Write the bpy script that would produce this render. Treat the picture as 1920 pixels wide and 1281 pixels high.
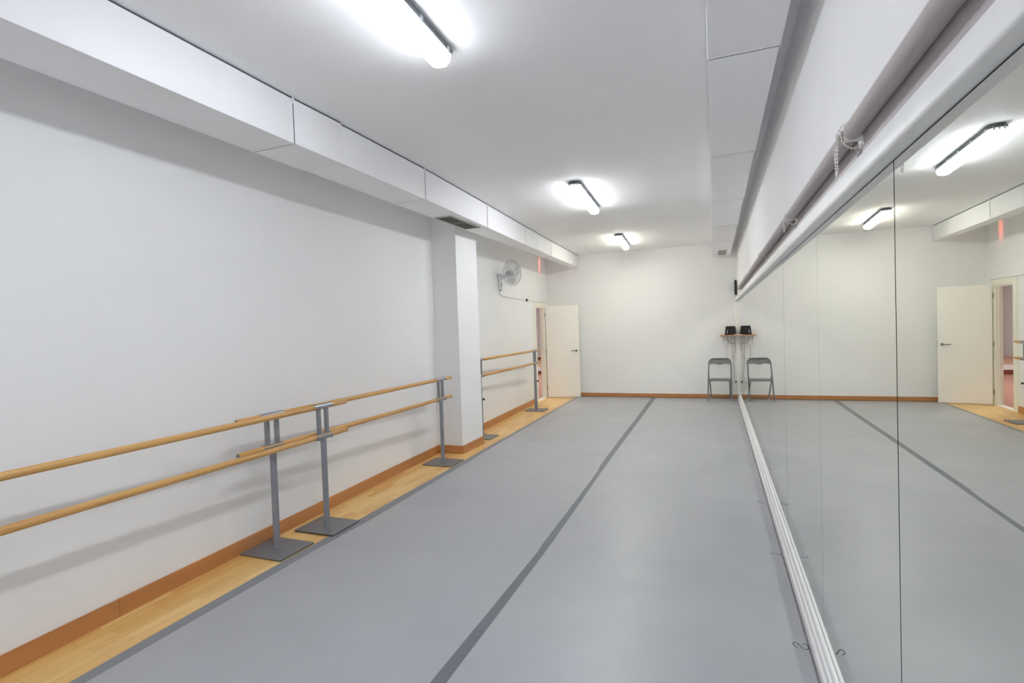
import bpy, bmesh, math, random
from mathutils import Vector, Matrix
for o in list(bpy.data.objects): bpy.data.objects.remove(o)
SC = bpy.context.scene
COL = SC.collection
PI = math.pi

# ------------------------------------------------------------------ camera
YAW, PITCH, ROLL, FPX = -.3695, -.0256, -.0342, 984.1
fw = Vector((math.sin(YAW)*math.cos(PITCH), math.cos(YAW)*math.cos(PITCH), math.sin(PITCH)))
rt0 = Vector((math.cos(YAW), -math.sin(YAW), 0)); up0 = rt0.cross(fw)
rt = math.cos(ROLL)*rt0 + math.sin(ROLL)*up0; up = -math.sin(ROLL)*rt0 + math.cos(ROLL)*up0
cd = bpy.data.cameras.new('camera'); cam = bpy.data.objects.new('camera', cd); COL.objects.link(cam)
m = Matrix((( rt.x, up.x, -fw.x, -.429), (rt.y, up.y, -fw.y, 0), (rt.z, up.z, -fw.z, 1.5887), (0,0,0,1)))
cam.matrix_world = m
cd.sensor_width = 36; cd.lens = FPX/1920*36; cd.clip_start = .05
SC.camera = cam

# ------------------------------------------------------------------ world, exposure
W = bpy.data.worlds.new('world'); SC.world = W; W.use_nodes = True
W.node_tree.nodes['Background'].inputs[0].default_value = (.75, .85, 1, 1)
W.node_tree.nodes['Background'].inputs[1].default_value = .3
SC.view_settings.view_transform = 'Standard'; SC.view_settings.look = 'None'
SC.view_settings.gamma = 1; SC.view_settings.use_curve_mapping = False
SC.view_settings.exposure = 1.25
SC.cycles.max_bounces = 14; SC.cycles.diffuse_bounces = 9; SC.cycles.glossy_bounces = 12
SC.cycles.caustics_reflective = True; SC.cycles.blur_glossy = 0.0; SC.cycles.sample_clamp_indirect = 12.0
SC.cycles.use_guiding = True; SC.cycles.guiding_training_samples = 64; SC.cycles.use_surface_guiding = True
LAMP = 20.5          # emission of the lit lamp diffusers

# ------------------------------------------------------------------ room numbers (metres)
D, H = 11.56, 3.166                       # back wall, ceiling
Y0 = -2.6                                 # wall behind the camera
def lw(y): return -4.0035 - .0337*(y-D)   # left wall runs slightly askew of the mirrors
XR = .007

# ------------------------------------------------------------------ helpers
def srgb(h):
    c = [int(h[i:i+2], 16)/255 for i in (0, 2, 4)]
    return tuple((x/12.92 if x <= .04045 else ((x+.055)/1.055)**2.4) for x in c) + (1,)
def mat(name, col, rough=.5, metal=0., noise=0., nscale=8., bump=0., bscale=60., emit=0., ecol=None, alpha=1., spec=.5, stretch=None):
    m = bpy.data.materials.new(name); m.use_nodes = True
    nt = m.node_tree; b = nt.nodes['Principled BSDF']
    c = srgb(col) if isinstance(col, str) else tuple(col)+(1,)
    b.inputs['Base Color'].default_value = c
    b.inputs['Roughness'].default_value = rough; b.inputs['Metallic'].default_value = metal
    b.inputs['Specular IOR Level'].default_value = spec
    if alpha < 1: b.inputs['Alpha'].default_value = alpha
    if emit:
        b.inputs['Emission Color'].default_value = (ecol or (1, 1, 1))+(1,)
        b.inputs['Emission Strength'].default_value = emit
    if noise or bump:
        tc = nt.nodes.new('ShaderNodeTexCoord'); mp = nt.nodes.new('ShaderNodeMapping')
        nt.links.new(tc.outputs['Object'], mp.inputs[0])
        if stretch: mp.inputs['Scale'].default_value = stretch
    if noise:
        n = nt.nodes.new('ShaderNodeTexNoise'); n.inputs['Scale'].default_value = nscale; n.inputs['Detail'].default_value = 6
        r = nt.nodes.new('ShaderNodeMapRange'); r.inputs[1].default_value = .3; r.inputs[2].default_value = .7
        r.inputs[3].default_value = 1-noise; r.inputs[4].default_value = 1+noise
        mx = nt.nodes.new('ShaderNodeVectorMath'); mx.operation = 'SCALE'; mx.inputs[0].default_value = c[:3]
        nt.links.new(mp.outputs[0], n.inputs[0]); nt.links.new(n.outputs[0], r.inputs[0])
        nt.links.new(r.outputs[0], mx.inputs['Scale']); nt.links.new(mx.outputs[0], b.inputs['Base Color'])
    if bump:
        n2 = nt.nodes.new('ShaderNodeTexNoise'); n2.inputs['Scale'].default_value = bscale; n2.inputs['Detail'].default_value = 4
        bp = nt.nodes.new('ShaderNodeBump'); bp.inputs['Strength'].default_value = bump; bp.inputs['Distance'].default_value = .002
        nt.links.new(mp.outputs[0], n2.inputs[0]); nt.links.new(n2.outputs[0], bp.inputs['Height']); nt.links.new(bp.outputs[0], b.inputs['Normal'])
    return m

def parquet(name):
    m = bpy.data.materials.new(name); m.use_nodes = True; nt = m.node_tree; b = nt.nodes['Principled BSDF']
    tc = nt.nodes.new('ShaderNodeTexCoord'); mp = nt.nodes.new('ShaderNodeMapping'); mp.inputs['Rotation'].default_value = (0, 0, PI/2)
    br = nt.nodes.new('ShaderNodeTexBrick'); br.offset = .37; br.offset_frequency = 2; br.squash = 1
    br.inputs['Color1'].default_value = srgb('dfae66'); br.inputs['Color2'].default_value = srgb('efca86'); br.inputs['Mortar'].default_value = srgb('a77f4a')
    br.inputs['Scale'].default_value = 1; br.inputs['Mortar Size'].default_value = .0007; br.inputs['Brick Width'].default_value = .42; br.inputs['Row Height'].default_value = .066
    n = nt.nodes.new('ShaderNodeTexNoise'); n.inputs['Scale'].default_value = 3; n.inputs['Detail'].default_value = 8
    mp2 = nt.nodes.new('ShaderNodeMapping'); mp2.inputs['Scale'].default_value = (11, .8, 1)
    mix = nt.nodes.new('ShaderNodeMix'); mix.data_type = 'RGBA'; mix.blend_type = 'MULTIPLY'; mix.inputs[0].default_value = .22
    rm = nt.nodes.new('ShaderNodeMapRange'); rm.inputs[1].default_value = .35; rm.inputs[2].default_value = .65; rm.inputs[3].default_value = .72; rm.inputs[4].default_value = 1.1
    L = nt.links.new
    L(tc.outputs['Object'], mp.inputs[0]); L(mp.outputs[0], br.inputs[0]); L(tc.outputs['Object'], mp2.inputs[0]); L(mp2.outputs[0], n.inputs[0])
    L(n.outputs[0], rm.inputs[0]); L(br.outputs[0], mix.inputs[6]); L(rm.outputs[0], mix.inputs[7]); L(mix.outputs[2], b.inputs['Base Color'])
    b.inputs['Roughness'].default_value = .32
    return m

def wood(name, c1, c2, rough=.4, scale=(1, 1, 1), s=3.):
    m = bpy.data.materials.new(name); m.use_nodes = True; nt = m.node_tree; b = nt.nodes['Principled BSDF']
    tc = nt.nodes.new('ShaderNodeTexCoord'); mp = nt.nodes.new('ShaderNodeMapping'); mp.inputs['Scale'].default_value = scale
    n = nt.nodes.new('ShaderNodeTexNoise'); n.inputs['Scale'].default_value = s; n.inputs['Detail'].default_value = 8; n.inputs['Distortion'].default_value = .4
    r = nt.nodes.new('ShaderNodeValToRGB'); r.color_ramp.elements[0].position = .3; r.color_ramp.elements[1].position = .7
    r.color_ramp.elements[0].color = srgb(c1); r.color_ramp.elements[1].color = srgb(c2)
    L = nt.links.new; L(tc.outputs['Object'], mp.inputs[0]); L(mp.outputs[0], n.inputs[0]); L(n.outputs[0], r.inputs[0]); L(r.outputs[0], b.inputs['Base Color'])
    b.inputs['Roughness'].default_value = rough
    return m

def vinylmat(name):
    m = bpy.data.materials.new(name); m.use_nodes = True; nt = m.node_tree; b = nt.nodes['Principled BSDF']; L = nt.links.new
    tc = nt.nodes.new('ShaderNodeTexCoord')
    n = nt.nodes.new('ShaderNodeTexNoise'); n.inputs['Scale'].default_value = 1.3; n.inputs['Detail'].default_value = 7; L(tc.outputs['Object'], n.inputs[0])
    r = nt.nodes.new('ShaderNodeValToRGB'); r.color_ramp.elements[0].position = .3; r.color_ramp.elements[1].position = .72
    r.color_ramp.elements[0].color = srgb('a3a5aa'); r.color_ramp.elements[1].color = srgb('acadb1'); L(n.outputs[0], r.inputs[0])
    # thin scuffs left by shoes: stretched noise, thresholded
    mp = nt.nodes.new('ShaderNodeMapping'); mp.inputs['Rotation'].default_value = (0, 0, .6); mp.inputs['Scale'].default_value = (14, 1.4, 1); L(tc.outputs['Object'], mp.inputs[0])
    n2 = nt.nodes.new('ShaderNodeTexNoise'); n2.inputs['Scale'].default_value = 2.2; n2.inputs['Detail'].default_value = 3; n2.inputs['Distortion'].default_value = .8; L(mp.outputs[0], n2.inputs[0])
    k = nt.nodes.new('ShaderNodeMapRange'); k.inputs[1].default_value = .74; k.inputs[2].default_value = .84; L(n2.outputs[0], k.inputs[0])
    mx = nt.nodes.new('ShaderNodeMix'); mx.data_type = 'RGBA'; mx.inputs[7].default_value = srgb('8b8c90'); L(k.outputs[0], mx.inputs[0]); L(r.outputs[0], mx.inputs[6]); L(mx.outputs[2], b.inputs['Base Color'])
    n3 = nt.nodes.new('ShaderNodeTexNoise'); n3.inputs['Scale'].default_value = 5; n3.inputs['Detail'].default_value = 6; L(tc.outputs['Object'], n3.inputs[0])
    rr = nt.nodes.new('ShaderNodeMapRange'); rr.inputs[3].default_value = .29; rr.inputs[4].default_value = .45; L(n3.outputs[0], rr.inputs[0]); L(rr.outputs[0], b.inputs['Roughness'])
    n4 = nt.nodes.new('ShaderNodeTexNoise'); n4.inputs['Scale'].default_value = 90; L(tc.outputs['Object'], n4.inputs[0])
    bp = nt.nodes.new('ShaderNodeBump'); bp.inputs['Strength'].default_value = .12; bp.inputs['Distance'].default_value = .002; L(n4.outputs[0], bp.inputs['Height']); L(bp.outputs[0], b.inputs['Normal'])
    return m

M = dict(
    wall=mat('white_wall_paint', 'f2f2f2', .62, noise=.012, nscale=1.5, bump=.12, bscale=35, spec=.3),
    ceil=mat('white_ceiling_paint', 'f7f7f8', .7, noise=.01, nscale=1.2, bump=.15, bscale=30, spec=.3),
    duct=mat('white_painted_duct_board', 'f4f4f6', .5, noise=.012, nscale=2, bump=.12, bscale=18),
    seam=mat('dark_joint_and_gap_shade', '55565c', .8, noise=.1),  # duct joints, and the shade painted into the slit above the ducts
    trimw=mat('white_gloss_paint', 'f0f0ef', .38, noise=.02, nscale=6, bump=.2, bscale=25),
    base=wood('orange_brown_skirting_wood', 'b67c4b', 'c98d58', .38, (1, .25, 6)),
    parq=parquet('light_oak_strip_parquet'),
    vinyl=vinylmat('grey_dance_vinyl'),
    tape=mat('grey_floor_tape', '6d7076', .45, noise=.04, nscale=9),
    tapel=mat('pale_grey_floor_tape', '84878d', .45, noise=.03, nscale=9),
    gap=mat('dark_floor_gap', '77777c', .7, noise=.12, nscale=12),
    ink=mat('black_marker_ink', '2b2b30', .6, noise=.1),
    mirror=mat('silvered_glass', (.865, .885, .84), 0.0, 1.0, noise=.0),
    gedge=mat('green_glass_edge', '2e3b38', .2, noise=.1),
    steel=mat('grey_powder_coated_steel', '8f9298', .42, .25, noise=.03, nscale=20),
    plate=mat('dark_grey_steel_plate', '7d7e82', .38, .3, noise=.04, nscale=14),
    rub=mat('black_rubber', '26262a', .7, noise=.05),
    chrome=mat('grey_metal_clip', 'a0a4ab', .28, .7, noise=.03),
    bar=wood('varnished_beech_dowel', 'c89552', 'dcae6c', .33, (1, .06, 1), 22),
    barend=mat('grey_end_cap', '75777c', .5, noise=.03),
    house=mat('grey_lamp_housing', '6c7378', .5, noise=.04, nscale=20),
    clip=mat('pale_plastic_clip', 'c9cdd1', .35, noise=.02),
    blind=mat('taupe_blind_fabric', 'b5adac', .75, noise=.03, nscale=30, bump=.25, bscale=300),
    blindbar=mat('mauve_grey_blind_bar', 'b9b1b5', .45, noise=.02),
    wplast=mat('white_plastic', 'e6e4dd', .4, noise=.01),
    door=mat('cream_door_lacquer', 'fcfaf2', .38, noise=.01, nscale=2),
    frame=mat('cream_door_frame_lacquer', 'f3f0e3', .4, noise=.01),
    alu=mat('brushed_metal', '8b8c8e', .35, .8, noise=.03),
    grille=mat('dark_grey_grille', '55584f', .5, noise=.05),
    grillef=mat('pale_grille_frame', 'b5b8b4', .4, .2, noise=.02),
    black=mat('black_plastic', '17171c', .38, noise=.1),
    chair=mat('grey_enamelled_steel', '6f7073', .42, .15, noise=.03),
    chairp=mat('grey_vinyl_panel', '77777a', .55, noise=.03, bump=.15, bscale=200),
    fan=mat('light_grey_fan_plastic', 'dcdde0', .4, noise=.01),
    fanw=mat('pale_grey_guard_wire', 'c4c5c9', .35, .1, noise=.01),
    blade=mat('translucent_fan_blade', 'cfcfd6', .3, noise=.01, alpha=.55),
    cable=mat('grey_cable', '8b8983', .5, noise=.03),
    cablew=mat('cream_cable', 'c9c5b4', .5, noise=.03),
    shelf=wood('light_orange_shelf_wood', 'b97f55', 'cf9a70', .45, (.3, 1, 4)),
    lilac=mat('lilac_grey_wall_paint', 'cdcacf', .7, noise=.01),
    redfl=wood('reddish_wood_floor', 'a5705f', 'c08b76', .35, (8, .8, 1)),
    redbase=mat('dark_red_wood_skirting', '7d3f2a', .45, noise=.06, stretch=(1, 8, 8)),
    red=mat('added_red_light_lens', 'd02010', .4, emit=2., ecol=(1, .12, .04), noise=.0),
    lensc=mat('lit_cool_diffuser', 'f2f4f8', .4, emit=LAMP*.85, ecol=(.90, .945, 1.0)),
    lensm=mat('lit_middle_diffuser', 'f2f4f8', .4, emit=LAMP*1.15, ecol=(.945, .97, 1.0)),
    lensw=mat('lit_warm_diffuser', 'f6f4e8', .4, emit=LAMP*1.02, ecol=(1.0, .99, .86)),
    rim=mat('faintly_lit_diffuser_rim', 'e8ebf0', .4, emit=1.6, ecol=(.95, .97, 1.0)),
    lensr=mat('added_corridor_lamp_diffuser', 'f6f0e8', .4, emit=62, ecol=(.93, 1.0, .98)),
)

def link(name, bm, m, parent=None, smooth=False, inv=None):
    me = bpy.data.meshes.new(name)
    bmesh.ops.recalc_face_normals(bm, faces=bm.faces)
    bm.to_mesh(me); bm.free()
    for mm in (m if isinstance(m, (list, tuple)) else [m]): me.materials.append(mm)
    if smooth:
        for p in me.polygons: p.use_smooth = True
        try: me.set_sharp_from_angle(angle=math.radians(38))
        except Exception: pass
    o = bpy.data.objects.new(name, me); COL.objects.link(o)
    if parent: o.parent = parent
    return o
def tag(o, label=None, cat=None, group=None, kind=None):
    if label: o['label'] = label
    if cat: o['category'] = cat
    if group: o['group'] = group
    if kind: o['kind'] = kind
    return o
def empty(name, loc=(0, 0, 0), rz=0):
    o = bpy.data.objects.new(name, None); COL.objects.link(o); o.location = loc; o.rotation_euler = (0, 0, rz); o.empty_display_size = .1
    return o
def tree(o, parent=None):
    c = o.copy(); COL.objects.link(c); c.parent = parent
    for ch in list(o.children): tree(ch, c)
    return c
def box(bm, a, b, bev=0., mi=0):
    g = bmesh.ops.create_cube(bm, size=1)['verts']
    for v in g: v.co = Vector([a[i] + (v.co[i]+.5)*(b[i]-a[i]) for i in range(3)])
    fs = {f for v in g for f in v.link_faces}
    for f in fs: f.material_index = mi
    if bev:
        es = {e for f in fs for e in f.edges}
        bmesh.ops.bevel(bm, geom=list(es), offset=bev, segments=2, profile=.5, affect='EDGES', clamp_overlap=True)
def hexa(bm, pts, mi=0):   # 8 points: bottom 4 ccw, top 4 ccw
    v = [bm.verts.new(p) for p in pts]
    for q in ((0, 3, 2, 1), (4, 5, 6, 7), (0, 1, 5, 4), (1, 2, 6, 5), (2, 3, 7, 6), (3, 0, 4, 7)):
        f = bm.faces.new([v[i] for i in q]); f.material_index = mi
def prism_y(bm, prof, y0, y1, xo0=0, xo1=0):   # profile (x,z) swept along y
    a = [bm.verts.new((x+xo0, y0, z)) for x, z in prof]; b = [bm.verts.new((x+xo1, y1, z)) for x, z in prof]
    n = len(prof)
    for i in range(n): bm.faces.new((a[i], a[(i+1) % n], b[(i+1) % n], b[i]))
    bm.faces.new(a[::-1]); bm.faces.new(b)
def prism_z(bm, poly, z0, z1):
    a = [bm.verts.new((x, y, z0)) for x, y in poly]; b = [bm.verts.new((x, y, z1)) for x, y in poly]; n = len(poly)
    for i in range(n): bm.faces.new((a[i], a[(i+1) % n], b[(i+1) % n], b[i]))
    bm.faces.new(a[::-1]); bm.faces.new(b)
def tube(bm, pts, r, n=12, cap=True, closed=False, flat=1., ref=None):
    pts = [Vector(p) for p in pts]; rings = []; N = len(pts); prev = None
    for i, p in enumerate(pts):
        if closed: t = pts[(i+1) % N]-pts[i-1]
        else: t = pts[min(i+1, N-1)]-pts[max(i-1, 0)]
        t.normalize()
        if prev is None:
            h = Vector(ref) if ref else (Vector((0, 0, 1)) if abs(t.z) < .9 else Vector((1, 0, 0)))
            u = (h-h.dot(t)*t).normalized()
        else: u = (prev-prev.dot(t)*t).normalized()
        prev = u; w = t.cross(u); rr = r[i] if isinstance(r, (list, tuple)) else r
        rings.append([bm.verts.new(p+rr*(math.cos(2*PI*k/n)*u + flat*math.sin(2*PI*k/n)*w)) for k in range(n)])
    for i in range(N if closed else N-1):
        a, b = rings[i], rings[(i+1) % N]
        for k in range(n): bm.faces.new((a[k], a[(k+1) % n], b[(k+1) % n], b[k]))
    if cap and not closed: bm.faces.new(rings[0][::-1]); bm.faces.new(rings[-1])
def smoothpath(pts, sub=6):
    P = [Vector(p) for p in pts]; out = []
    for i in range(len(P)-1):
        p0, p1, p2, p3 = P[max(i-1, 0)], P[i], P[i+1], P[min(i+2, len(P)-1)]
        for s in range(sub):
            t = s/sub; out.append(.5*((2*p1)+(p2-p0)*t+(2*p0-5*p1+4*p2-p3)*t*t+(3*p1-p0-3*p2+p3)*t**3))
    out.append(P[-1]); return out
def cyl(bm, a, b, r, n=16, r2=None): tube(bm, [a, b], [r, r if r2 is None else r2], n)
B = bmesh.new

# ================================================================== SETTING
TH = .085
bm = B(); prism_z(bm, [(lw(Y0-.1)-TH+.02, Y0-.1), (.2, Y0-.1), (.2, D+.15), (lw(D+.15)-TH+.02, D+.15)], -.12, 0); tag(link('floor', bm, M['parq']), kind='structure')
bm = B(); box(bm, (-4.15, Y0-.1, H), (.2, D+.15, H+.12)); tag(link('ceiling', bm, M['ceil']), kind='structure')
bm = B(); box(bm, (XR, Y0-.1, 0), (XR+.16, D+.15, H)); tag(link('wall_right', bm, M['wall']), kind='structure')
bm = B(); box(bm, (-4.09, D, 0), (XR+.16, D+.15, H)); tag(link('wall_back', bm, M['wall']), kind='structure')
bm = B(); box(bm, (-4.0, Y0-.12, 0), (XR+.16, Y0, H)); tag(link('wall_front', bm, M['wall']), kind='structure')
# left wall with the door opening
DY0, DY1, DZ = 10.56, 11.235, 2.035
bm = B()
def wl(y0, y1, z0, z1): hexa(bm, [(lw(y0)-TH, y0, z0), (lw(y0), y0, z0), (lw(y1), y1, z0), (lw(y1)-TH, y1, z0), (lw(y0)-TH, y0, z1), (lw(y0), y0, z1), (lw(y1), y1, z1), (lw(y1)-TH, y1, z1)])
wl(Y0-.1, DY0, 0, H); wl(DY1, D, 0, H); wl(DY0, DY1, DZ, H)
tag(link('wall_left', bm, M['wall']), kind='structure')
# column
CX0, CY0, CY1 = -3.47, 5.985, 6.61
bm = B(); prism_z(bm, [(lw(CY0)+.0005, CY0), (CX0, CY0), (CX0, CY1), (lw(CY1)+.0005, CY1)], 0, H-.001)
tag(link('wall_column', bm, M['wall']), kind='structure')

# skirting
BH, BT = .104, .013
def skirt_l(bm, y0, y1):
    hexa(bm, [(lw(y0), y0, 0), (lw(y0)+BT, y0, 0), (lw(y1)+BT, y1, 0), (lw(y1), y1, 0), (lw(y0), y0, BH), (lw(y0)+BT, y0, BH), (lw(y1)+BT, y1, BH), (lw(y1), y1, BH)])
bm = B()
ys = [Y0, -.6, 1.95, 3.0, 4.6, CY0-BT]
for a, b in zip(ys[:-1], ys[1:]): skirt_l(bm, a+.0012, b-.0012)
skirt_l(bm, CY1+BT, 8.7); skirt_l(bm, 8.702, 10.44)
tag(link('baseboard_left', bm, M['base']), kind='structure')
bm = B()
box(bm, (lw(CY0)+BT, CY0-BT, 0), (CX0+BT, CY0, BH)); box(bm, (CX0, CY0, 0), (CX0+BT, CY1, BH)); box(bm, (lw(CY1)+BT, CY1, 0), (CX0+BT, CY1+BT, BH))
tag(link('baseboard_column', bm, M['base']), kind='structure')
bm = B()
for a, b in ((-3.98, -2.4), (-2.398, -1.1), (-1.098, -.036)): box(bm, (a, D-BT, 0), (b, D, .082))
tag(link('baseboard_back', bm, M['base']), kind='structure')
bm = B(); box(bm, (-3.52, Y0, 0), (-.05, Y0+BT, BH)); tag(link('baseboard_front', bm, M['base']), kind='structure')
# white stepped moulding under the mirrors
bm = B()
prism_y(bm, [(XR, 0), (-.034, 0), (-.034, .048), (-.030, .052), (-.030, .058), (-.026, .06), (-.026, .1), (-.022, .104), (-.018, .106), (-.018, .142), (-.015, .146), (-.0015, .146), (-.0015, .12), (XR, .12)], Y0+.02, D-.002)
tag(link('baseboard_right', bm, M['trimw']), kind='structure')
# white rounded ledge above the mirrors
bm = B()
pr = [(XR, 1.979), (-.031, 1.979)]
for k in range(1, 7): a = PI/2*k/6; pr.append((-.031-.010*math.sin(a), 1.991-.012*math.cos(a)))
pr += [(-.043, 2.034), (-.0415, 2.0365), (XR, 2.037)]
prism_y(bm, pr, Y0+.02, D-.002)
tag(link('trim_1', bm, M['trimw'], smooth=True), kind='structure')

# ------------------------------------------------------------------ door
dr = empty('door_1', (0, 0, 0)); tag(dr, kind='structure')
def ldf(bm, y0, y1, z0, z1, x0, x1, bev=0):   # box hugging left wall, x offsets from wall surface
    hexa(bm, [(lw(y0)+x0, y0, z0), (lw(y0)+x1, y0, z0), (lw(y1)+x1, y1, z0), (lw(y1)+x0, y1, z0), (lw(y0)+x0, y0, z1), (lw(y0)+x1, y0, z1), (lw(y1)+x1, y1, z1), (lw(y1)+x0, y1, z1)])
bm = B()
ldf(bm, 10.445, DY0+.012, 0, 2.125, 0, .016); ldf(bm, DY1-.012, 11.385, 0, 2.125, 0, .016); ldf(bm, DY0+.012, DY1-.012, DZ-.012, 2.125, 0, .016)
ldf(bm, DY0, DY0+.03, 0, DZ, -TH-.01, .002); ldf(bm, DY1-.03, DY1, 0, DZ, -TH-.01, .002); ldf(bm, DY0+.03, DY1-.03, DZ-.03, DZ, -TH-.01, .002)
ldf(bm, DY0+.03, DY0+.042, 0, DZ-.03, -.06, -.042); ldf(bm, DY1-.042, DY1-.03, 0, DZ-.03, -.06, -.042)
link('door_frame', bm, M['frame'], dr)
bm = B(); ldf(bm, DY0+.03, DY1-.03, 0, .006, -TH-.01, .016); link('threshold', bm, mat('pale_threshold', 'e9e4da', .5, noise=.03), dr)
hx, hy = -3.962, 11.262; ex, ey = -3.25, 11.412
leaf = B(); Lw = math.hypot(ex-hx, ey-hy); box(leaf, (0, -.018, .008), (Lw, .018, 2.05), .0015)
lf = link('door_leaf', leaf, M['door'], dr); lf.location = (hx, hy, 0); lf.rotation_euler = (0, 0, math.atan2(ey-hy, ex-hx))
h = B()
cyl(h, (Lw-.062, -.018, 1.04), (Lw-.062, -.026, 1.04), .025, 20)
tube(h, smoothpath([(Lw-.062, -.02, 1.04), (Lw-.062, -.055, 1.04), (Lw-.075, -.062, 1.04), (Lw-.18, -.062, 1.04)], 4), .009, 10)
ho = link('door_handle', h, M['alu'], lf, True); tag(ho, 'grey metal lever handle')
h = B(); box(h, (Lw-.0005, -.011, .98), (Lw+.002, .011, 1.1)); cyl(h, (Lw, 0, 1.0), (Lw+.006, 0, 1.0), .006, 8); link('latch_plate', h, M['alu'], lf)
for z in (.22, 1.03, 1.86):
    h = B(); cyl(h, (hx-.012, hy-.03, z-.045), (hx-.012, hy-.03, z+.045), .008, 10); box(h, (hx-.035, hy-.032, z-.045), (hx-.012, hy-.029, z+.045)); link('hinge', h, M['alu'], dr)

# ------------------------------------------------------------------ room beyond the door
bm = B(); prism_z(bm, [(-9.2, 9.2), (lw(9.2)-TH+.019, 9.2), (lw(D+.151)-TH+.019, D+.151), (-3.0, D+.151), (-3.0, 16.9), (-9.2, 16.9)], -.12, -.0005); tag(link('floor_corridor', bm, M['redfl']), kind='structure')
bm = B(); prism_z(bm, [(-9.2, 9.2), (lw(9.2)-TH-.001, 9.2), (lw(D+.155)-TH-.001, D+.155), (-3.0, D+.155), (-3.0, 16.9), (-9.2, 16.9)], 2.9, 3.0); tag(link('ceiling_corridor', bm, M['ceil']), kind='structure')
bm = B(); box(bm, (-9.2, 16.85, 0), (-3.0, 16.95, 2.9)); tag(link('wall_corridor_back', bm, mat('pale_pinkish_wall_paint', 'e6e3e5', .6, noise=.01)), kind='structure')
bm = B(); box(bm, (-9.2, 9.1, 0), (-4.01, 9.2, 2.9)); tag(link('wall_corridor_front', bm, M['lilac']), kind='structure')
bm = B(); box(bm, (-9.3, 9.2, 0), (-9.2, 16.9, 2.9)); tag(link('wall_corridor_left', bm, M['lilac']), kind='structure')
bm = B(); box(bm, (-3.0, D+.16, 0), (-2.9, 16.9, 2.9)); tag(link('wall_corridor_right', bm, M['lilac']), kind='structure')
bm = B(); box(bm, (-9.2, 16.83, 0), (-3.0, 16.85, .11)); box(bm, (-9.2, 9.2, 0), (-4.02, 9.215, .11)); tag(link('baseboard_corridor', bm, M['redbase']), kind='structure')
bm = B(); box(bm, (-9.2, 16.81, .11), (-3.0, 16.85, .24)); box(bm, (-9.2, 16.838, 2.42), (-3.0, 16.85, 2.46)); tag(link('trim_2', bm, M['trimw']), kind='structure')
bm = B(); box(bm, (-9.15, 16.838, .24), (-3.05, 16.849, 2.28)); tag(link('mirror_panel', bm, M['mirror']), 'long wall mirror in the room seen through the open door', 'mirror')
lr = empty('ceiling_light', (-6.4, 13.2, 2.9)); tag(lr, 'unseen lamp added on the ceiling to light the room behind the open door', 'ceiling light')  # out of view, added to brighten the room beyond the door
bm = B(); box(bm, (-.09, -.7, -.03), (.09, .7, 0)); link('housing', bm, M['house'], lr)
bm = B(); box(bm, (-.08, -.69, -.09), (.08, .69, -.03), .02); link('diffuser', bm, M['lensr'], lr)

# ================================================================== DANCE FLOOR
def strip(pts_l, pts_r, z, th):
    bm = B(); n = len(pts_l)
    tl = [bm.verts.new((x, y, z)) for x, y in pts_l]; tr = [bm.verts.new((x, y, z)) for x, y in pts_r]
    bl = [bm.verts.new((x, y, z-th)) for x, y in pts_l]; br = [bm.verts.new((x, y, z-th)) for x, y in pts_r]
    for i in range(n-1):
        bm.faces.new((tl[i], tr[i], tr[i+1], tl[i+1])); bm.faces.new((bl[i], bl[i+1], br[i+1], br[i]))
        bm.faces.new((tl[i], tl[i+1], bl[i+1], bl[i])); bm.faces.new((tr[i], br[i], br[i+1], tr[i+1]))
    bm.faces.new((tl[0], bl[0], br[0], tr[0])); bm.faces.new((tl[-1], tr[-1], br[-1], bl[-1]))
    return bm
VZ = .003
o = link('vinyl_flooring', strip([(-3.25, Y0+.03), (-3.25, 3), (-3.24, 6), (-3.29, 11.47)], [(-1.625, Y0+.03), (-1.61, 3), (-1.63, 6), (-1.675, 11.47)], VZ, .003), M['vinyl'])
tag(o, 'grey vinyl dance flooring sheet on the barre side of the centre tape', 'flooring')
sheet = link('vinyl_flooring', strip([(-1.623, Y0+.03), (-1.608, 3), (-1.628, 6), (-1.673, 11.47)], [(-.048, Y0+.03), (-.046, 3), (-.044, 6), (-.040, 11.47)], VZ, .003), M['vinyl'])
tag(sheet, 'grey vinyl dance flooring sheet along the foot of the mirrors', 'flooring')
random.seed(4)
cl = [(Y0+.05, -1.665, .072), (-1, -1.66, .07), (.6, -1.652, .066), (2.06, -1.662, .070), (2.8, -1.645, .06), (3.45, -1.633, .052), (3.6, -1.640, .06), (4.6, -1.642, .05), (5.6, -1.652, .044), (5.85, -1.672, .062), (7.5, -1.69, .07), (9.2, -1.70, .08), (11.45, -1.722, .088)]
o = link('floor_tape', strip([(x, y) for y, x, w in cl], [(x+w, y) for y, x, w in cl], VZ+.0006, .0005), M['tape'])
tag(o, 'dark grey tape line running down the middle of the dance floor', 'tape')
ll = [(Y0+.05, -3.285, .08), (1.5, -3.282, .076), (2.6, -3.298, .09), (3.0, -3.296, .082), (3.66, -3.293, .1), (5.8, -3.298, .07), (6.1, -3.312, .07), (8, -3.312, .055), (10.9, -3.339, .05), (11.45, -3.342, .05)]
o = link('floor_tape', strip([(x, y) for y, x, w in ll], [(x+w, y) for y, x, w in ll], VZ+.0006, .0005), M['tapel'])
tag(o, 'pale grey tape sealing the vinyl edge beside the parquet strip', 'tape')
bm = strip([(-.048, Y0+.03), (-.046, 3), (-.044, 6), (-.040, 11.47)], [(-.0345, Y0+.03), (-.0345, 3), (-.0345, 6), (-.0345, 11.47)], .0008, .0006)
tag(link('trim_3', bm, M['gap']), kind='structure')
bm = B(); box(bm, (-3.29, 11.472, .0002), (-.04, D-BT-.001, .001)); tag(link('trim_4', bm, mat('dark_gap_at_wall', '3c4044', .7, noise=.1)), kind='structure')
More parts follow.
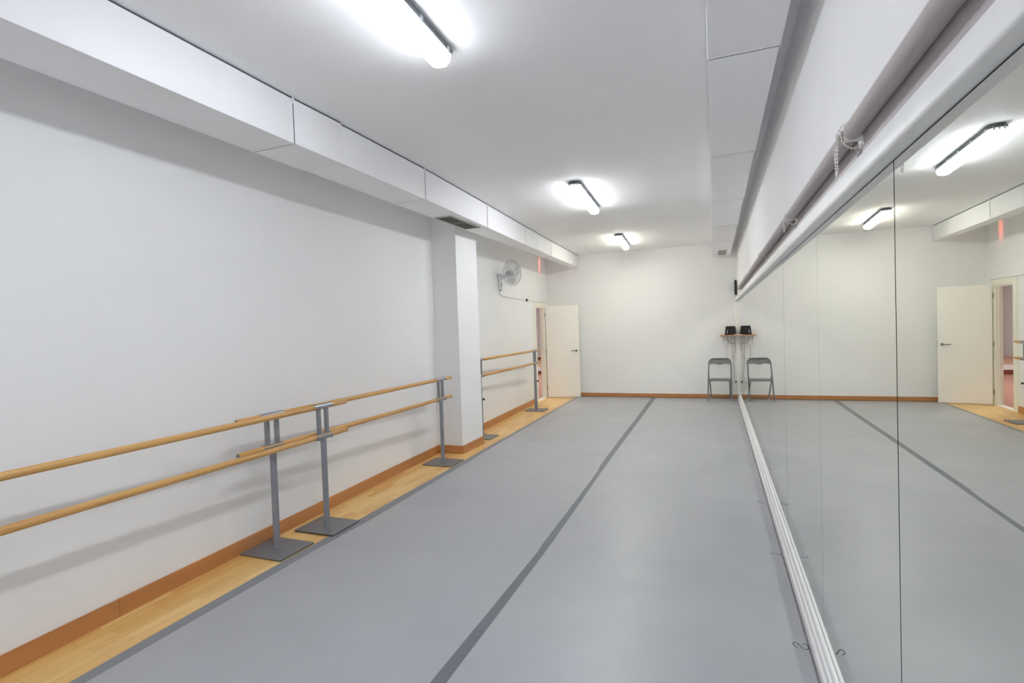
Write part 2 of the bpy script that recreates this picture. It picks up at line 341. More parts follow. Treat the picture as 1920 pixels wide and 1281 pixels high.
def strokes(lines, w=.0035):
    bm = B()
    for pts in lines:
        P = smoothpath([(x, y, 0) for x, y in pts], 5)
        for a, b in zip(P[:-1], P[1:]):
            d = (b-a); 
            if d.length < 1e-6: continue
            n = Vector((-d.y, d.x, 0)).normalized()*w/2; e = d.normalized()*w*.3; z = Vector((0, 0, VZ+.0004)); t = Vector((0, 0, .0004))
            hexa(bm, [a-n-e+z, b-n+e+z, b+n+e+z, a+n-e+z, a-n-e+z+t, b-n+e+z+t, b+n+e+z+t, a+n-e+z+t])
    return bm
for lines in (
    [[(-.092, 2.80), (-.108, 2.815), (-.104, 2.84), (-.09, 2.838), (-.078, 2.815), (-.066, 2.795), (-.048, 2.80), (-.044, 2.822), (-.05, 2.838), (-.062, 2.84)]],       # the handwritten 2
    [[(-.112, 3.91), (-.106, 3.885)], [(-.109, 3.898), (-.085, 3.888), (-.052, 3.885)], [(-.055, 3.873), (-.05, 3.9)]],       # 1
    [[(-.118, 4.975), (-.1, 4.955), (-.072, 4.962), (-.066, 4.982), (-.085, 5.0), (-.11, 4.995), (-.118, 4.975)]],            # 0
    [[(-.118, 6.1), (-.1, 6.094), (-.078, 6.1)], [(-.068, 6.108), (-.056, 6.108)]]):
    tag(link('written_number', strokes(lines), M['ink'], sheet), 'handwritten marker number')

# ================================================================== MIRRORS
seams = [-.72, 1.594, 2.672, 3.911, 5.102, 6.32, 7.54, 8.76, 9.98, 11.50]
lab = ['frameless mirror panel nearest the camera, filling the right edge of the photo',
 'mirror panel just beyond the thick dark seam, beside the handwritten 2 on the floor',
 'mirror panel third from the camera, between a faint and a dark seam',
 'mirror panel fourth from the camera, right of the mirrored folding chair',
 'mirror panel fifth from the camera, holding the reflected chair front leg',
 'mirror panel sixth from the camera, in the far part of the mirror wall',
 'mirror panel fourth from the back corner', 'mirror panel third from the back corner',
 'mirror panel second from the back corner', 'mirror panel touching the white trunking in the back corner']
gaps = [.003, .0065, .002, .006, .0015, .001, .001, .001, .001, .001]
for i in range(len(seams)-1):
    a, b = seams[i]+gaps[i]/2, seams[i+1]-gaps[i+1]/2
    bm = B(); box(bm, (0, a, .131), (.005, b, 1.9752))
    for f in bm.faces: f.material_index = 0 if abs(f.normal.x) > .9 else 1
    lb = lab[i] if i < 5 else lab[[5, 6, 7, 9][i-5]]
    o = link('mirror_panel', bm, [M['mirror'], M['gedge']]); tag(o, lb, 'mirror', 'mirror panels along the right wall')
bm = B()
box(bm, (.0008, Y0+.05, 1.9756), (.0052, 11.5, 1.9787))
for y in seams[1:-1]: box(bm, (.0055, y-.02, .14), (XR-.0002, y+.02, 1.97))
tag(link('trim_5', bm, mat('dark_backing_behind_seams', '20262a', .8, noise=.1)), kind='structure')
bm = B(); box(bm, (-.03, 11.505, .0), (.004, D-.0005, 1.9785), .003); 
tag(link('cable_trunking', bm, mat('cream_plastic_trunking', 'fbfaf4', .4, noise=.01)), 'narrow cream cable trunking standing in the corner between mirrors and back wall', 'trunking')

# ================================================================== DUCTS
def duct(name, label, secs, zt, flanges):
    d = empty(name, (0, 0, 0)); tag(d, label, 'air duct')
    for (y0, y1, xa0, xb0, xa1, xb1, zb0, zb1) in secs:
        bm = B(); hexa(bm, [(xa0, y0, zb0), (xb0, y0, zb0), (xb1, y1, zb1), (xa1, y1, zb1), (xa0, y0, zt), (xb0, y0, zt), (xb1, y1, zt), (xa1, y1, zt)])
        bmesh.ops.bevel(bm, geom=list(bm.edges), offset=.004, segments=2, profile=.5, affect='EDGES')
        link('duct_section', bm, M['duct'], d, True)
    for (y, xa, xb, zb) in flanges:
        bm = B(); e = .004
        for s in (-1, 1):
            yy = y+s*.0085
            box(bm, (xa-e, yy-.003, zb-e), (xb+e, yy+.003, zb)); box(bm, (xb, yy-.003, zb), (xb+e, yy+.003, zt)); box(bm, (xa-e, yy-.003, zb), (xa, yy+.003, zt))
        link('flange', bm, M['duct'], d)
        bm = B(); box(bm, (xa+.001, y-.004, zb-.0015), (xb+.0015, y+.004, zt-.004)); link('joint', bm, M['seam'], d)
        bm = B(); cyl(bm, (xb+.007, y, zt-.035), (xb+.007, y, H-.0005), .005, 8); link('hanger_rod', bm, M['duct'], d)
    for q in secs:  # dark filler paints the shade in the slit between duct and ceiling
        bm = B(); hexa(bm, [(q[2]+.006, q[0]+.001, zt), (q[3]-.006, q[0]+.001, zt), (q[5]-.006, q[1]-.001, zt), (q[4]+.006, q[1]-.001, zt), (q[2]+.006, q[0]+.001, H-.0005), (q[3]-.006, q[0]+.001, H-.0005), (q[5]-.006, q[1]-.001, H-.0005), (q[4]+.006, q[1]-.001, H-.0005)]); link('ceiling_gap_shade', bm, M['seam'], d)
    return d
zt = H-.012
# x front of the left duct by distance
J = [(-2.58, -3.34, -2.965, 2.86), (-.9, -3.34, -2.97, 2.86), (1.05, -3.347, -2.982, 2.86), (2.77, -3.366, -3.0, 2.86), (4.484, -3.379, -3.012, 2.862), (6.115, -3.386, -3.072, 2.866), (7.75, -3.392, -3.14, 2.872), (9.32, -3.396, -3.197, 2.885), (D-.001, -3.40, -3.250, 2.895)]
secs = []
for (a, b) in zip(J[:-1], J[1:]):
    y0, y1 = a[0]+.004, b[0]-.004
    step = {2.77: 3.25, 7.75: 8.36}.get(a[0])
    if step:
        t = (step-a[0])/(b[0]-a[0]); mi = [a[k]+(b[k]-a[k])*t for k in range(4)]
        s = .012
        secs.append((y0, step, a[1], a[2]+.001, mi[1], mi[2]+s, a[3], mi[3]-.004)); secs.append((step+.0005, y1, mi[1], mi[2]-.004, b[1], b[2], mi[3]+.004, b[3]))
    else: secs.append((y0, y1, a[1], a[2], b[1], b[2], a[3], b[3]))
dl = duct('air_duct', 'white boxed air duct hanging along the left side of the ceiling', secs, zt, [(j[0], j[1], j[2], j[3]) for j in J[1:-1]])
def grille(parent, x0, x1, y0, y1, z, nsl, across, split=None, skew=0):
    g = B(); f = .018
    for a, b in (((x0, y0), (x1, y0+f)), ((x0, y1-f), (x1, y1)), ((x0, y0+f), (x0+f, y1-f)), ((x1-f, y0+f), (x1, y1-f))):
        box(g, (a[0], a[1], z-.008), (b[0], b[1], z+.002), .0015)
    gr = link('vent_grille', g, M['grillef'], parent)
    if split: 
        g = B(); ym = (y0+y1)/2; box(g, (x0+f, ym-.006, z-.007), (x1-f, ym+.006, z)); link('divider', g, M['grillef'], gr)
    g = B(); box(g, (x0+f, y0+f, z+.0002), (x1-f, y1-f, z+.0012)); link('grille_opening', g, mat('dark_vent_interior', '2c2e2c', .8, noise=.1), gr)
    g = B()
    for k in range(nsl):
        if across:
            y = y0+f+(y1-y0-2*f)*(k+.5)/nsl; hexa(g, [(x0+f, y-.004, z-.006), (x1-f, y-.004, z-.006), (x1-f, y-.002, z-.006), (x0+f, y-.002, z-.006), (x0+f, y+.002, z), (x1-f, y+.002, z), (x1-f, y+.004, z), (x0+f, y+.004, z)])
        else:
            x = x0+f+(x1-x0-2*f)*(k+.5)/nsl; hexa(g, [(x-.004, y0+f, z-.006), (x-.002, y0+f, z-.006), (x-.002, y1-f, z-.006), (x-.004, y1-f, z-.006), (x+.002, y0+f, z), (x+.004, y0+f, z), (x+.004, y1-f, z), (x+.002, y1-f, z)])
    link('slats', g, M['grille'], gr)
    return gr
grille(dl, -3.352, -3.135, 5.25, 6.03, 2.862, 9, False, True)
# right duct
xs = [-2.58, -.55, 1.2, 2.858, 4.54, 6.197, 7.88, 9.43, 11.50]
secs = []; fl = []
for a, b in zip(xs[:-1], xs[1:]):
    w = .432; secs.append((a+.004, b-.004, -w, -.112+.001*(a % 3), -w, -.104, 2.9, 2.9))
for x in xs[1:-1]: fl.append((x, -.432, -.106, 2.9))
dr2 = duct('air_duct', 'white boxed air duct above the mirror wall ending in a small grille', secs, zt, fl)
grille(dr2, -.345, -.185, 10.55, 11.25, 2.9, 8, False)

# ================================================================== CEILING LAMPS
def lampfix(y0, y1, x, lens, label, rz=0.):
    L = y1-y0; t = empty('ceiling_light', (x, (y0+y1)/2, H), rz); tag(t, label, 'ceiling light', 'fluorescent ceiling lamps')
    hw, hl = .066, L/2
    def oct_(w, l, c=.028): return [(-w+c, -l), (w-c, -l), (w, -l+c), (w, l-c), (w-c, l), (-w+c, l), (-w, l-c), (-w, -l+c)]
    bm = B(); a = oct_(hw, hl); b = oct_(hw-.008, hl-.01)
    ring = [[bm.verts.new((p[0], p[1], z)) for p in q] for q, z in ((b, -.001), (a, -.016), (a, -.037))]
    for q in range(2):
        for k in range(8): bm.faces.new((ring[q][k], ring[q][(k+1) % 8], ring[q+1][(k+1) % 8], ring[q+1][k]))
    bm.faces.new(ring[0]); bm.faces.new(ring[2][::-1]); link('housing', bm, M['house'], t)
    bm = B(); lv = []
    for w, l, z in ((hw-.010, hl-.013, -.070), (hw-.013, hl-.017, -.084), (hw-.021, hl-.028, -.096), (hw-.036, hl-.045, -.102)):
        lv.append([bm.verts.new((p[0], p[1], z)) for p in oct_(w, l, min(.028, w*.5))])
    for q in range(3):
        for k in range(8): bm.faces.new((lv[q][k], lv[q][(k+1) % 8], lv[q+1][(k+1) % 8], lv[q+1][k]))
    bm.faces.new(lv[0]); bm.faces.new(lv[-1][::-1]); link('diffuser', bm, lens, t, True)
    bm = B(); c0 = [bm.verts.new((p[0], p[1], -.0375)) for p in oct_(hw-.003, hl-.004)]; c1 = [bm.verts.new((p[0], p[1], -.0695)) for p in oct_(hw-.009, hl-.012)]
    for k in range(8): bm.faces.new((c0[k], c0[(k+1) % 8], c1[(k+1) % 8], c1[k]))
    bm.faces.new(c0); bm.faces.new(c1[::-1]); link('diffuser_rim', bm, M['rim'], t)
    for s in (-1, 1):
        for k in range(5):
            y = -hl+.08+(L-.16)*k/4; bm = B(); box(bm, (s*hw-.001 if s > 0 else -hw-.005, y-.014, -.05), (s*hw+.005 if s > 0 else -hw+.001, y+.014, -.018), .002)
            link('clip', bm, M['clip'], t)
    for xx in (-.035, 0, .035):
        bm = B(); cyl(bm, (xx, -hl+.003, -.022), (xx, -hl-.008, -.022), .009, 10); link('cable_gland', bm, M['house'], t, True)
        bm = B(); box(bm, (xx-.007, -hl-.002, -.056), (xx+.007, -hl+.008, -.03), .002); link('end_clip', bm, M['clip'], t)
    return t
lampfix(1.30, 2.70, -1.80, M['lensc'], 'nearest glowing white lamp on the ceiling, cut by the top edge of the photo', .044)
lampfix(5.62, 7.01, -1.857, M['lensm'], 'middle glowing white lamp on the ceiling, its dark near end in view', .044)
lampfix(9.22, 10.64, -2.0, M['lensw'], 'farthest glowing lamp on the ceiling, close to the back wall', .055)
lampfix(-2.1, -.55, -1.80, M['lensc'], 'unseen lamp added on the ceiling behind the camera to light the near end')  # added out of view to fill the near end with light

# ================================================================== BARRES
def barre(zu, zl, y0, y1, posts, knob=False, name=None):
    t = empty('ballet_barre', (0, 0, 0))
    R = .021
    for z in (zu, zl):
        bm = B(); tube(bm, [(0, y0, z), (0, y0+.004, z), (0, y1-.004, z), (0, y1, z)], [R-.003, R, R, R-.003], 20)
        br = link('wooden_bar', bm, M['bar'], t, True); tag(br, 'varnished round wooden bar')
        for ye, s in ((y0, -1), (y1, 1)):
            bm = B(); cyl(bm, (0, ye+s*.0005, z), (0, ye+s*.003, z), R-.004, 16); link('end_cap', bm, M['barend'], br, True)
    for y in posts:
        bm = B(); box(bm, (-.189, y-.165, .004), (.195, y+.165, .013), .002); pl = link('base_plate', bm, M['plate'], t)
        bm = B(); box(bm, (-.188, y-.164, .0), (.194, y+.164, .004)); link('rubber_underside', bm, M['rub'], pl)
        bm = B()
        if knob:
            tube(bm, [(0, y, .013), (0, y, .56)], .03, 16, flat=.62, ref=(1, 0, 0))
            tube(bm, [(0, y, .56), (0, y, zl-R)], .025, 16, flat=.62, ref=(1, 0, 0))
        else: tube(bm, [(0, y, .013), (0, y, zl-R)], [.0265, .0265], 20, flat=.8, ref=(0, 1, 0))
        po = link('post', bm, M['steel'], t, True)
        if knob:
            bm = B(); tube(bm, [(0, y, .545), (0, y, .575)], .033, 16, flat=.68, ref=(1, 0, 0)); link('collar', bm, M['steel'], po, True)
            bm = B(); cyl(bm, (.03, y, .56), (.042, y, .56), .006, 10); cyl(bm, (.042, y, .56), (.058, y, .56), .016, 14); link('height_knob', bm, M['rub'], po, True)
        bm = B(); cyl(bm, (0, y, .013), (0, y, .02), .03, 20); link('weld_collar', bm, M['steel'], po, True)
        # half shell clips holding the two bars
        def shell(z, la, lb, top):
            bm = B(); n = 12; ri, ro = R+.0004, R+.004
            a0, a1 = (-.15*PI, 1.15*PI) if top else (.85*PI, 2.15*PI)
            rr = []
            for yy in (la, lb):
                rr.append([[bm.verts.new((r*math.cos(a0+(a1-a0)*k/n), yy, z+r*math.sin(a0+(a1-a0)*k/n))) for k in range(n+1)] for r in (ri, ro)])
            for k in range(n):
                bm.faces.new((rr[0][1][k], rr[0][1][k+1], rr[1][1][k+1], rr[1][1][k])); bm.faces.new((rr[0][0][k], rr[1][0][k], rr[1][0][k+1], rr[0][0][k+1]))
                for q in (0, 1): bm.faces.new((rr[q][0][k], rr[q][0][k+1], rr[q][1][k+1], rr[q][1][k]))
            for k in (0, n): bm.faces.new((rr[0][0][k], rr[0][1][k], rr[1][1][k], rr[1][0][k]))
            return bm
        link('bar_clip', shell(zu, y-.105, y+.105, True), M['chrome'], t, True)
        link('bar_clip', shell(zl, y-.095, y+.095, False), M['chrome'], t, True)
        bm = B(); box(bm, (-.012, y-.09, zl+R-.004), (.012, y+.09, zl+R+.006), .001); box(bm, (-.03, y-.085, zl-R-.002), (.03, y-.072, zl+.004), .001); box(bm, (-.03, y+.072, zl-R-.002), (.03, y+.085, zl+.004), .001)
        link('clamp_bracket', bm, M['chrome'], t)
        for s in (-1, 1):
            bm = B(); box(bm, (-.014, y+s*.045-.014, zl+R+.002), (.014, y+s*.045+.014, zu-R+.001), .002); link('riser', bm, M['steel'], t)
            bm = B(); cyl(bm, (.0135, y+s*.045, zl+R+.02), (.0165, y+s*.045, zl+R+.02), .006, 6); link('bolt', bm, M['chrome'], t)
    return t
tA = barre(.995, .751, .56, 3.735, (.86, 3.437)); tA.location = (-3.4307, 0, .004); tA.rotation_euler = (0, 0, .0062)
tag(tA, 'nearest portable ballet barre, its wooden bars running out of the left edge of the photo', 'ballet barre', 'portable ballet barres along the left wall')
tB = barre(1.003, .769, 2.66, 5.79, (2.962, 5.525)); tB.location = (-3.507, 0, 0); 
tag(tB, 'middle portable ballet barre, behind the nearest one and ending in front of the column', 'ballet barre', 'portable ballet barres along the left wall')
tC = barre(1.14, .903, 6.68, 9.79, (6.985, 9.50), True); tC.location = (-3.655, 0, 0)
tag(tC, 'farthest portable ballet barre, beyond the column, with knobs on its posts', 'ballet barre', 'portable ballet barres along the left wall')

# ================================================================== ROLLER BLINDS over the ledge
joints = [-.55, 1.78, 3.05, 4.78, 7.1, 9.4]
bl = ['roller blind nearest the camera, rolled up above the mirrors at the top right edge',
      'rolled up taupe blind second from the camera, right behind the longest bead chain',
      'rolled up taupe blind third from the camera above the mirrors',
      'rolled up taupe blind fourth from the camera above the mirrors',
      'rolled up taupe blind farthest away, ending near the back corner']
for i in range(5):
    a, b = joints[i], joints[i+1]
    t = empty('roller_blind', (0, a, 2.116)); tag(t, bl[i], 'roller blind', 'rolled up blinds above the mirror ledge')
    x = -.051; L = b-a; r = .0245
    bm = B(); tube(bm, [(x, .03, 0), (x, L-.018, 0)], r, 28)
    # wound edge of the cloth
    link('roll', bm, M['blind'], t, True)
    bm = B(); prism_y(bm, [(x+r*.9, -.008), (x+r*.9+.0015, -.008), (-.0215, -.055), (-.023, -.055)], .035, L-.022); link('hanging_cloth', bm, M['blind'], t)
    bm = B(); box(bm, (-.0295, .035, -.0785), (-.016, L-.022, -.052), .003); link('bottom_bar', bm, M['blindbar'], t)
    for yy in (.022, L-.013):
        bm = B(); box(bm, (x-.014, yy-.0015, -.02), (XR-.0005, yy+.0015, .03), .0008); box(bm, (XR-.004, yy-.012, -.03), (XR-.0005, yy+.012, .045)); cyl(bm, (x, yy-.006, 0), (x, yy+.006, 0), .014, 16)
        link('bracket', bm, M['wplast'], t, True)
    # bead chain: a looped run of small beads
    def beads(pts, nm='bead_chain'):
        P = smoothpath(pts, 14); bm = B(); acc = 0; last = P[0]; step = .0085
        for p in P:
            if (p-last).length >= step*.98 or p is P[0]:
                mt = Matrix.Translation(p); bmesh.ops.create_icosphere(bm, subdivisions=1, radius=.0034, matrix=mt); last = p
        tube(bm, P[::3]+[P[-1]], .0009, 4)
        link(nm, bm, M['wplast'], t, True)
    y = .005
    dz = -.01; kx = [1, 1, .7, .5, .6][i]; kw = lambda P_: [(p_[0], y+(p_[1]-y)*kx, .012+(p_[2]-.012)*kx) for p_ in P_]
    if i < 5:
        beads(kw([(x+.03, y, .03), (x-.005, y, .034), (x-.029, y+.008, .012), (x-.031, y+.014, -.04), (x-.030, y+.022, -.09), (x-.030, y+.034, -.118), (x-.030, y+.047, -.09), (x-.030, y+.05, -.03), (x-.029, y+.03, .01)]))
        beads([(x-.026, y, .01), (x-.022, y-.002, -.02), (x-.008, y-.002, -.038), (x+.01, y-.002, -.044), (x+.026, y-.002, -.034), (x+.03, y-.001, -.012)])
        if i == 1: beads([(x-.03, y+.012, .0), (x-.032, y+.022, -.04), (x-.033, y+.034, -.066), (x-.033, y+.042, -.035), (x-.03, y+.03, .01)])

# ================================================================== CORNER: black box, shelf, speaker, socket, cables
bm = B(); box(bm, (-.045, 11.42, 2.105), (-.012, D-.0005, 2.395), .004)
sl = link('wall_box', bm, M['black']); tag(sl, 'slim upright black box on the back wall in the corner above the mirrors', 'box')
sh = empty('corner_shelf', (-.17, 11.42, 1.283)); tag(sh, 'small orange wooden shelf in the back corner holding a black speaker', 'shelf')
bm = B(); box(bm, (-.165, -.14, 0), (.139, .139, .018), .002); box(bm, (.1392, -.14, 0), (.169, .08, .018)); link('shelf_board', bm, M['shelf'], sh)
for xx in (-.11, .06):
    bm = B(); box(bm, (xx-.008, .02, -.006), (xx+.008, .138, 0)); box(bm, (xx-.008, .132, -.1), (xx+.008, .1385, -.0005)); hexa(bm, [(xx-.003, .125, -.09), (xx+.003, .125, -.09), (xx+.003, .132, -.09), (xx-.003, .132, -.09), (xx-.003, .03, -.006), (xx+.003, .03, -.006), (xx+.003, .04, -.006), (xx-.003, .04, -.006)])
    link('shelf_bracket', bm, M['wplast'], sh)
sp = empty('speaker', (-.128, 11.425, 1.3015), math.radians(-24)); tag(sp, 'black wedge shaped speaker standing on the corner shelf', 'speaker')
bm = B(); hexa(bm, [(-.098, -.07, 0), (.09, -.07, 0), (.075, .06, 0), (-.075, .06, 0), (-.082, -.052, .168), (.078, -.052, .168), (.065, .05, .162), (-.065, .05, .162)])
bmesh.ops.bevel(bm, geom=list(bm.edges), offset=.008, segments=3, profile=.5, affect='EDGES'); link('cabinet', bm, M['black'], sp, True); sp.scale = (1.08, 1.0, 1.06)
bm = B(); hexa(bm, [(-.088, -.073, .012), (.08, -.073, .012), (.08, -.066, .012), (-.088, -.066, .012), (-.078, -.058, .156), (.072, -.058, .156), (.072, -.05, .156), (-.078, -.05, .156)]); link('front_grille', bm, mat('black_speaker_cloth', '202024', .8, noise=.1, bump=.4, bscale=400), sp)
bm = B(); tube(bm, smoothpath([(-.052, -.0745, .03), (-.05, -.073, .05), (-.043, -.07, .07), (-.04, -.067, .095)], 4), [.006]*4+[.005]*4+[.004]*5, 8); link('painted_highlight', bm, mat('pale_painted_highlight', 'cfd2cf', .3, .3, noise=.02), sp, True)  # pale streak modelled in place of a highlight on the speaker front
bm = B(); box(bm, (-.07, 11.285, 1.3012), (-.004, 11.33, 1.314), .004); tag(link('router', bm, M['wplast']), 'small flat white device lying on the corner shelf beside the speaker', 'router')
bm = B(); box(bm, (-.085, D-.012, .30), (-.034, D-.0005, .36), .003)
so = link('power_socket', bm, M['wplast']); tag(so, 'cream power socket low on the back wall in the corner', 'socket')
bm = B(); cyl(bm, (-.055, D-.012, .345), (-.055, D-.045, .345), .016, 14); pg = link('plug', bm, M['black']); tag(pg, 'black plug pushed into the corner power socket', 'plug')
def cord(name, pts, r, m, label, sub=6):
    bm = B(); tube(bm, smoothpath(pts, sub), r, 8); o = link(name, bm, m, None, True); tag(o, label, 'cable', 'cables hanging below the corner shelf'); return o
yc = D-.018
cord('cable', [(-.12, yc-.03, 1.30), (-.115, yc, 1.2), (-.112, yc, .95), (-.108, yc, .75), (-.10, yc, .6), (-.088, yc, .5), (-.07, yc-.02, .4), (-.056, D-.046, .346)], .0032, M['cable'], 'grey cable dropping straight from the shelf to the corner plug')
cord('cable', [(-.21, yc-.05, 1.275), (-.19, yc, 1.18), (-.15, yc, 1.135), (-.09, yc, 1.125), (-.05, yc, 1.14)], .0042, M['cable'], 'dark grey cable sagging in a wide shallow loop right under the shelf')
cord('cable', [(-.255, yc-.05, 1.275), (-.27, yc, 1.2), (-.25, yc, 1.1), (-.2, yc, 1.06), (-.17, yc, 1.12), (-.2, yc, 1.2), (-.19, yc-.04, 1.275)], .0026, M['cablew'], 'thin pale cable looped at the left under the corner shelf')
cord('cable', [(-.19, yc, 1.14), (-.225, yc, 1.0), (-.22, yc, .86), (-.19, yc, .82), (-.13, yc, .815), (-.09, yc, .86), (-.06, yc, 1.0), (-.05, yc-.01, 1.27)], .0026, M['cable'], 'thin grey cable hanging in the lowest square loop under the shelf')
cord('cable', [(-.075, yc-.01, 1.275), (-.07, yc, 1.0), (-.085, yc, .7), (-.07, yc, .52), (-.11, yc, .42), (-.145, yc, .32), (-.12, yc, .2), (-.07, yc, .17), (-.045, yc-.01, .22), (-.06, yc-.02, .3), (-.105, yc-.02, .36), (-.12, yc-.02, .28), (-.09, yc-.02, .22)], .003, M['cablew'], 'cream cable coiled in loops around the corner socket')
cord('cable', [(-.15, yc-.01, .33), (-.165, yc-.02, .2), (-.17, yc-.04, .06), (-.14, yc-.12, .012), (-.08, yc-.16, .008), (-.045, yc-.12, .012)], .004, M['cablew'], 'cream cable curling down onto the floor beside the chair leg')

# ================================================================== FOLDING CHAIR
ch = empty('folding_chair', (-.372, 10.92, .0036), math.radians(-3)); tag(ch, 'grey metal folding chair standing unfolded against the back wall in the corner', 'chair')
hw = .213; rT = .0125
def lean(z): return .02+.36*(z/.83)**1.0      # y of the long tube frame at height z
path = [(-hw, 0.0+.0, .018), (-hw*.985, lean(.4)-.02, .42), (-hw*.97, lean(.62)-.02, .64), (-hw*.96, lean(.74)-.02, .745)]
top = []
cr = .085; wx = hw*.96
for k in range(0, 9):
    a = PI-(PI/2)*k/8; top.append((-wx+cr+cr*math.cos(a), lean(.755+cr*math.sin(a))-.02, .745+cr*math.sin(a)))
fr = path[:3]+top+[(-x, y, z) for x, y, z in reversed(top)]+[(-x, y, z) for x, y, z in reversed(path[:3])]
bm = B(); tube(bm, fr, rT, 12); link('front_leg_frame', bm, M['chair'], ch, True)
bm = B()    # rear leg frame: U shape, narrower, crossbar near the floor
rw = .182
for s in (-1, 1):
    bm2 = B(); tube(bm2, [(s*rw, .10, .42), (s*rw, .50, .02)], .011, 12); link('rear_leg', bm2, M['chair'], ch, True)
cyl(bm, (-rw, .47, .05), (rw, .47, .05), .008, 10); link('crossbar', bm, M['chair'], ch, True)
bm = B(); cyl(bm, (-hw*.985, .26, .52), (-hw*.985, .261, .521), .001, 4); bm.free()
for s in (-1, 1):
    bm = B(); hexa(bm, [(s*.197-.003, .07, .405), (s*.197+.003, .07, .405), (s*.197+.003, .33, .405), (s*.197-.003, .33, .405), (s*.197-.003, .14, .43), (s*.197+.003, .14, .43), (s*.197+.003, .26, .50), (s*.197-.003, .26, .50)]); link('hinge_plate', bm, M['chair'], ch)
for x, y in ((-hw, -.003), (hw, -.003), (-rw, .505), (rw, .505)):
    bm = B(); cyl(bm, (x, y, 0), (x, y+(.012 if y < .1 else -.012), .03), .0165, 12, .014); link('foot_cap', bm, M['clip'], ch, True)
bm = B(); pts = [(-.17, .03), (-.185, .06), (-.188, .36), (-.16, .40), (.16, .40), (.188, .36), (.185, .06), (.17, .03)]
prism_z(bm, pts, .412, .436); bmesh.ops.bevel(bm, geom=[e for e in bm.edges if abs(e.verts[0].co.z-e.verts[1].co.z) < .001], offset=.008, segments=3, profile=.5, affect='EDGES'); link('seat', bm, M['chairp'], ch, True)
bm = B(); n = 24; zt_, V = .838, []
for k in range(n+1):
    u = -1+2*k/n; x = u*(wx-.004); edge = max(0, abs(u)-.62)/.38
    ztop = zt_-.085*(1-math.sqrt(max(0, 1-edge**2))); zb = .722 - .012*math.exp(-(u/.28)**2) + .008*math.exp(-((abs(u)-.5)/.2)**2)
    cv = .02*(1-u*u)
    V.append([bm.verts.new((x, lean(z)-.02+cv+dy, z)) for z, dy in ((zb, -.006), (ztop, -.006), (ztop, .006), (zb, .006))])
for k in range(n):
    for q in range(4): bm.faces.new((V[k][q], V[k][(q+1) % 4], V[k+1][(q+1) % 4], V[k+1][q]))
bm.faces.new(V[0]); bm.faces.new(V[-1][::-1]); link('backrest', bm, M['chairp'], ch, True)

# ================================================================== WALL FAN
fx, fy, fz = -3.655, 8.45, 2.535
fn = empty('wall_fan', (lw(8.42), 8.42, 2.25)); tag(fn, 'pale grey wall fan mounted high on the left wall beyond the column', 'fan')
bm = B(); box(bm, (.0005, -.045, 0), (.05, .045, .285), .014); bs = link('wall_bracket', bm, M['fan'], fn, True)
bm = B(); box(bm, (.018, -.02, -.008), (.048, .02, .004), .002); link('speed_switch', bm, M['black'], bs)
bm = B(); box(bm, (.05, -.012, .05), (.056, .012, .12), .002); link('control_panel', bm, mat('mid_grey_plastic', '7c7d80', .5, noise=.03), bs)
bm = B(); tube(bm, smoothpath([(.03, 0, .215), (.09, .0, .225), (.14, .005, .235), (.165, .01, .262)], 5), [.028-.0006*i for i in range(16)], 14); link('arm', bm, M['fan'], fn, True)
hd = empty('fan_head', (fx-lw(8.42), fy-8.42, fz-2.25)); hd.parent = fn
nrm = Vector((.9, -.43, -.05)).normalized(); hd.rotation_euler = nrm.to_track_quat('Z', 'Y').to_euler()
tag(hd, kind=None)
R_ = .215
def dome(sign, dep, nsp, name):
    bm = B()
    for r in (R_, R_*.99):
        pass
    tube(bm, [(R_*math.cos(2*PI*k/48), R_*math.sin(2*PI*k/48), 0) for k in range(48)], .0045, 6, closed=True)
    for f_ in (.72, .42): tube(bm, [(R_*f_*math.cos(2*PI*k/32), R_*f_*math.sin(2*PI*k/32), sign*dep*math.sqrt(1-f_*f_)) for k in range(32)], .0018, 5, closed=True)
    for k in range(nsp):
        a = 2*PI*k/nsp; tube(bm, [(R_*f_*math.cos(a+.35*(1-f_)), R_*f_*math.sin(a+.35*(1-f_)), sign*dep*math.sqrt(max(0, 1-f_*f_))) for f_ in (.2, .45, .7, .88, .97, 1)], .0014, 4)
    cyl(bm, (0, 0, sign*dep*.96), (0, 0, sign*(dep*.96+.006)), .045, 20)
    return link(name, bm, M['fanw'], hd, True)
dome(1, .07, 60, 'front_guard'); dome(-1, .055, 48, 'rear_guard')
bm = B()
for j in range(3):
    a0 = 2*PI*j/3+.4; g = []
    for i in range(7):
        r = .03+.155*i/6; wd = .5+.35*math.sin(PI*i/6)**.7
        g.append([bm.verts.new((r*math.cos(a0+wd*(q/5-.5)*1.5), r*math.sin(a0+wd*(q/5-.5)*1.5), .025*(q/5-.5))) for q in range(6)])
    for i in range(6):
        for q in range(5): bm.faces.new((g[i][q], g[i+1][q], g[i+1][q+1], g[i][q+1]))
r_ = bmesh.ops.solidify(bm, geom=list(bm.faces), thickness=.002); link('blades', bm, M['blade'], hd, True)
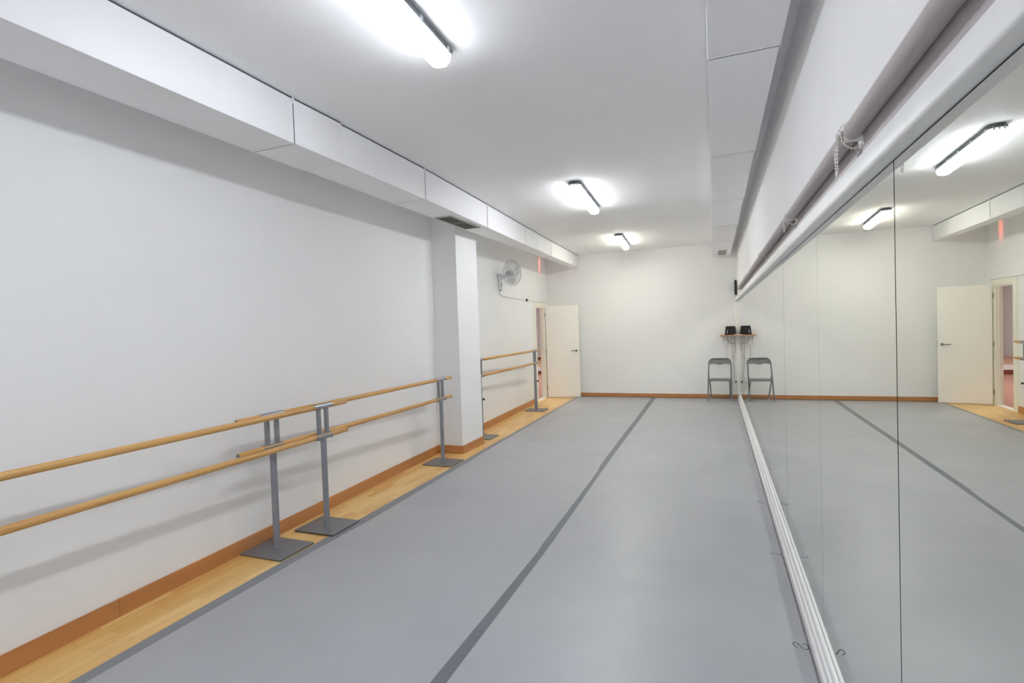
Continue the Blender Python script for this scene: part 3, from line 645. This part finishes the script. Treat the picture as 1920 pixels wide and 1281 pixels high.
bm = B(); cyl(bm, (0, 0, -.02), (0, 0, .03), .032, 20, .028); link('hub', bm, M['fan'], hd, True)
bm = B(); tube(bm, [(0, 0, -.055), (0, 0, -.06), (0, 0, -.12), (0, 0, -.145), (0, 0, -.15)], [.045, .055, .05, .035, .01], 20); link('motor_housing', bm, M['fan'], hd, True)
# cord and the black round holder it passes
yA = 8.45
def onl(y, z, off=.006): return (lw(y)+off, y, z)
bm = B(); tube(bm, smoothpath([onl(8.43, 2.25, .03), onl(8.44, 2.19), onl(8.6, 2.155), onl(8.9, 2.145), onl(9.3, 2.138), onl(9.99, 2.137), onl(10.3, 2.13), onl(10.44, 2.129), (lw(11.1)+.02, 11.1, 2.13), (lw(11.38)+.02, 11.38, 2.132)], 6), .0032, 6)
tag(link('fan_cord', bm, M['cable'], None, True), 'thin grey cord running from the wall fan along the wall over the door frame', 'cable')
bm = B(); cyl(bm, onl(9.96, 2.138, .002), onl(9.96, 2.138, .03), .028, 16); k_ = link('cord_connector', bm, M['black'], None, True); tag(k_, 'small round black connector on the fan cord left of the door', 'connector')
bm = B(); cyl(bm, onl(9.96, 2.138, .03), onl(9.96, 2.138, .033), .014, 12); link('pin_face', bm, M['clip'], k_, True)

# unseen red light added behind the duct to tint the wall above the door
pe = empty('added_red_light', (-3.405, 10.98, 3.0)); tag(pe, 'unseen red light added behind the left duct to cast a glow above the door', 'light')
bm = B(); box(bm, (-.012, -.03, -.03), (.0045, .03, .03), .003); link('casing', bm, M['wplast'], pe)
bm = B(); box(bm, (-.018, -.012, -.015), (-.0125, .012, .015), .001); link('red_lens', bm, M['red'], pe)
ld = bpy.data.lights.new('added_red_beam', 'SPOT'); ld.energy = 4.5; ld.color = (1, .16, .06); ld.spot_size = math.radians(38); ld.spot_blend = 1.0; ld.shadow_soft_size = .01
lo = bpy.data.objects.new('added_red_beam', ld); COL.objects.link(lo); lo.parent = pe; lo.location = (-.022, 0, 0); lo.rotation_euler = Vector((-1, .02, -.12)).to_track_quat('-Z', 'Y').to_euler(); lo.scale = (.62, 1.5, 1)
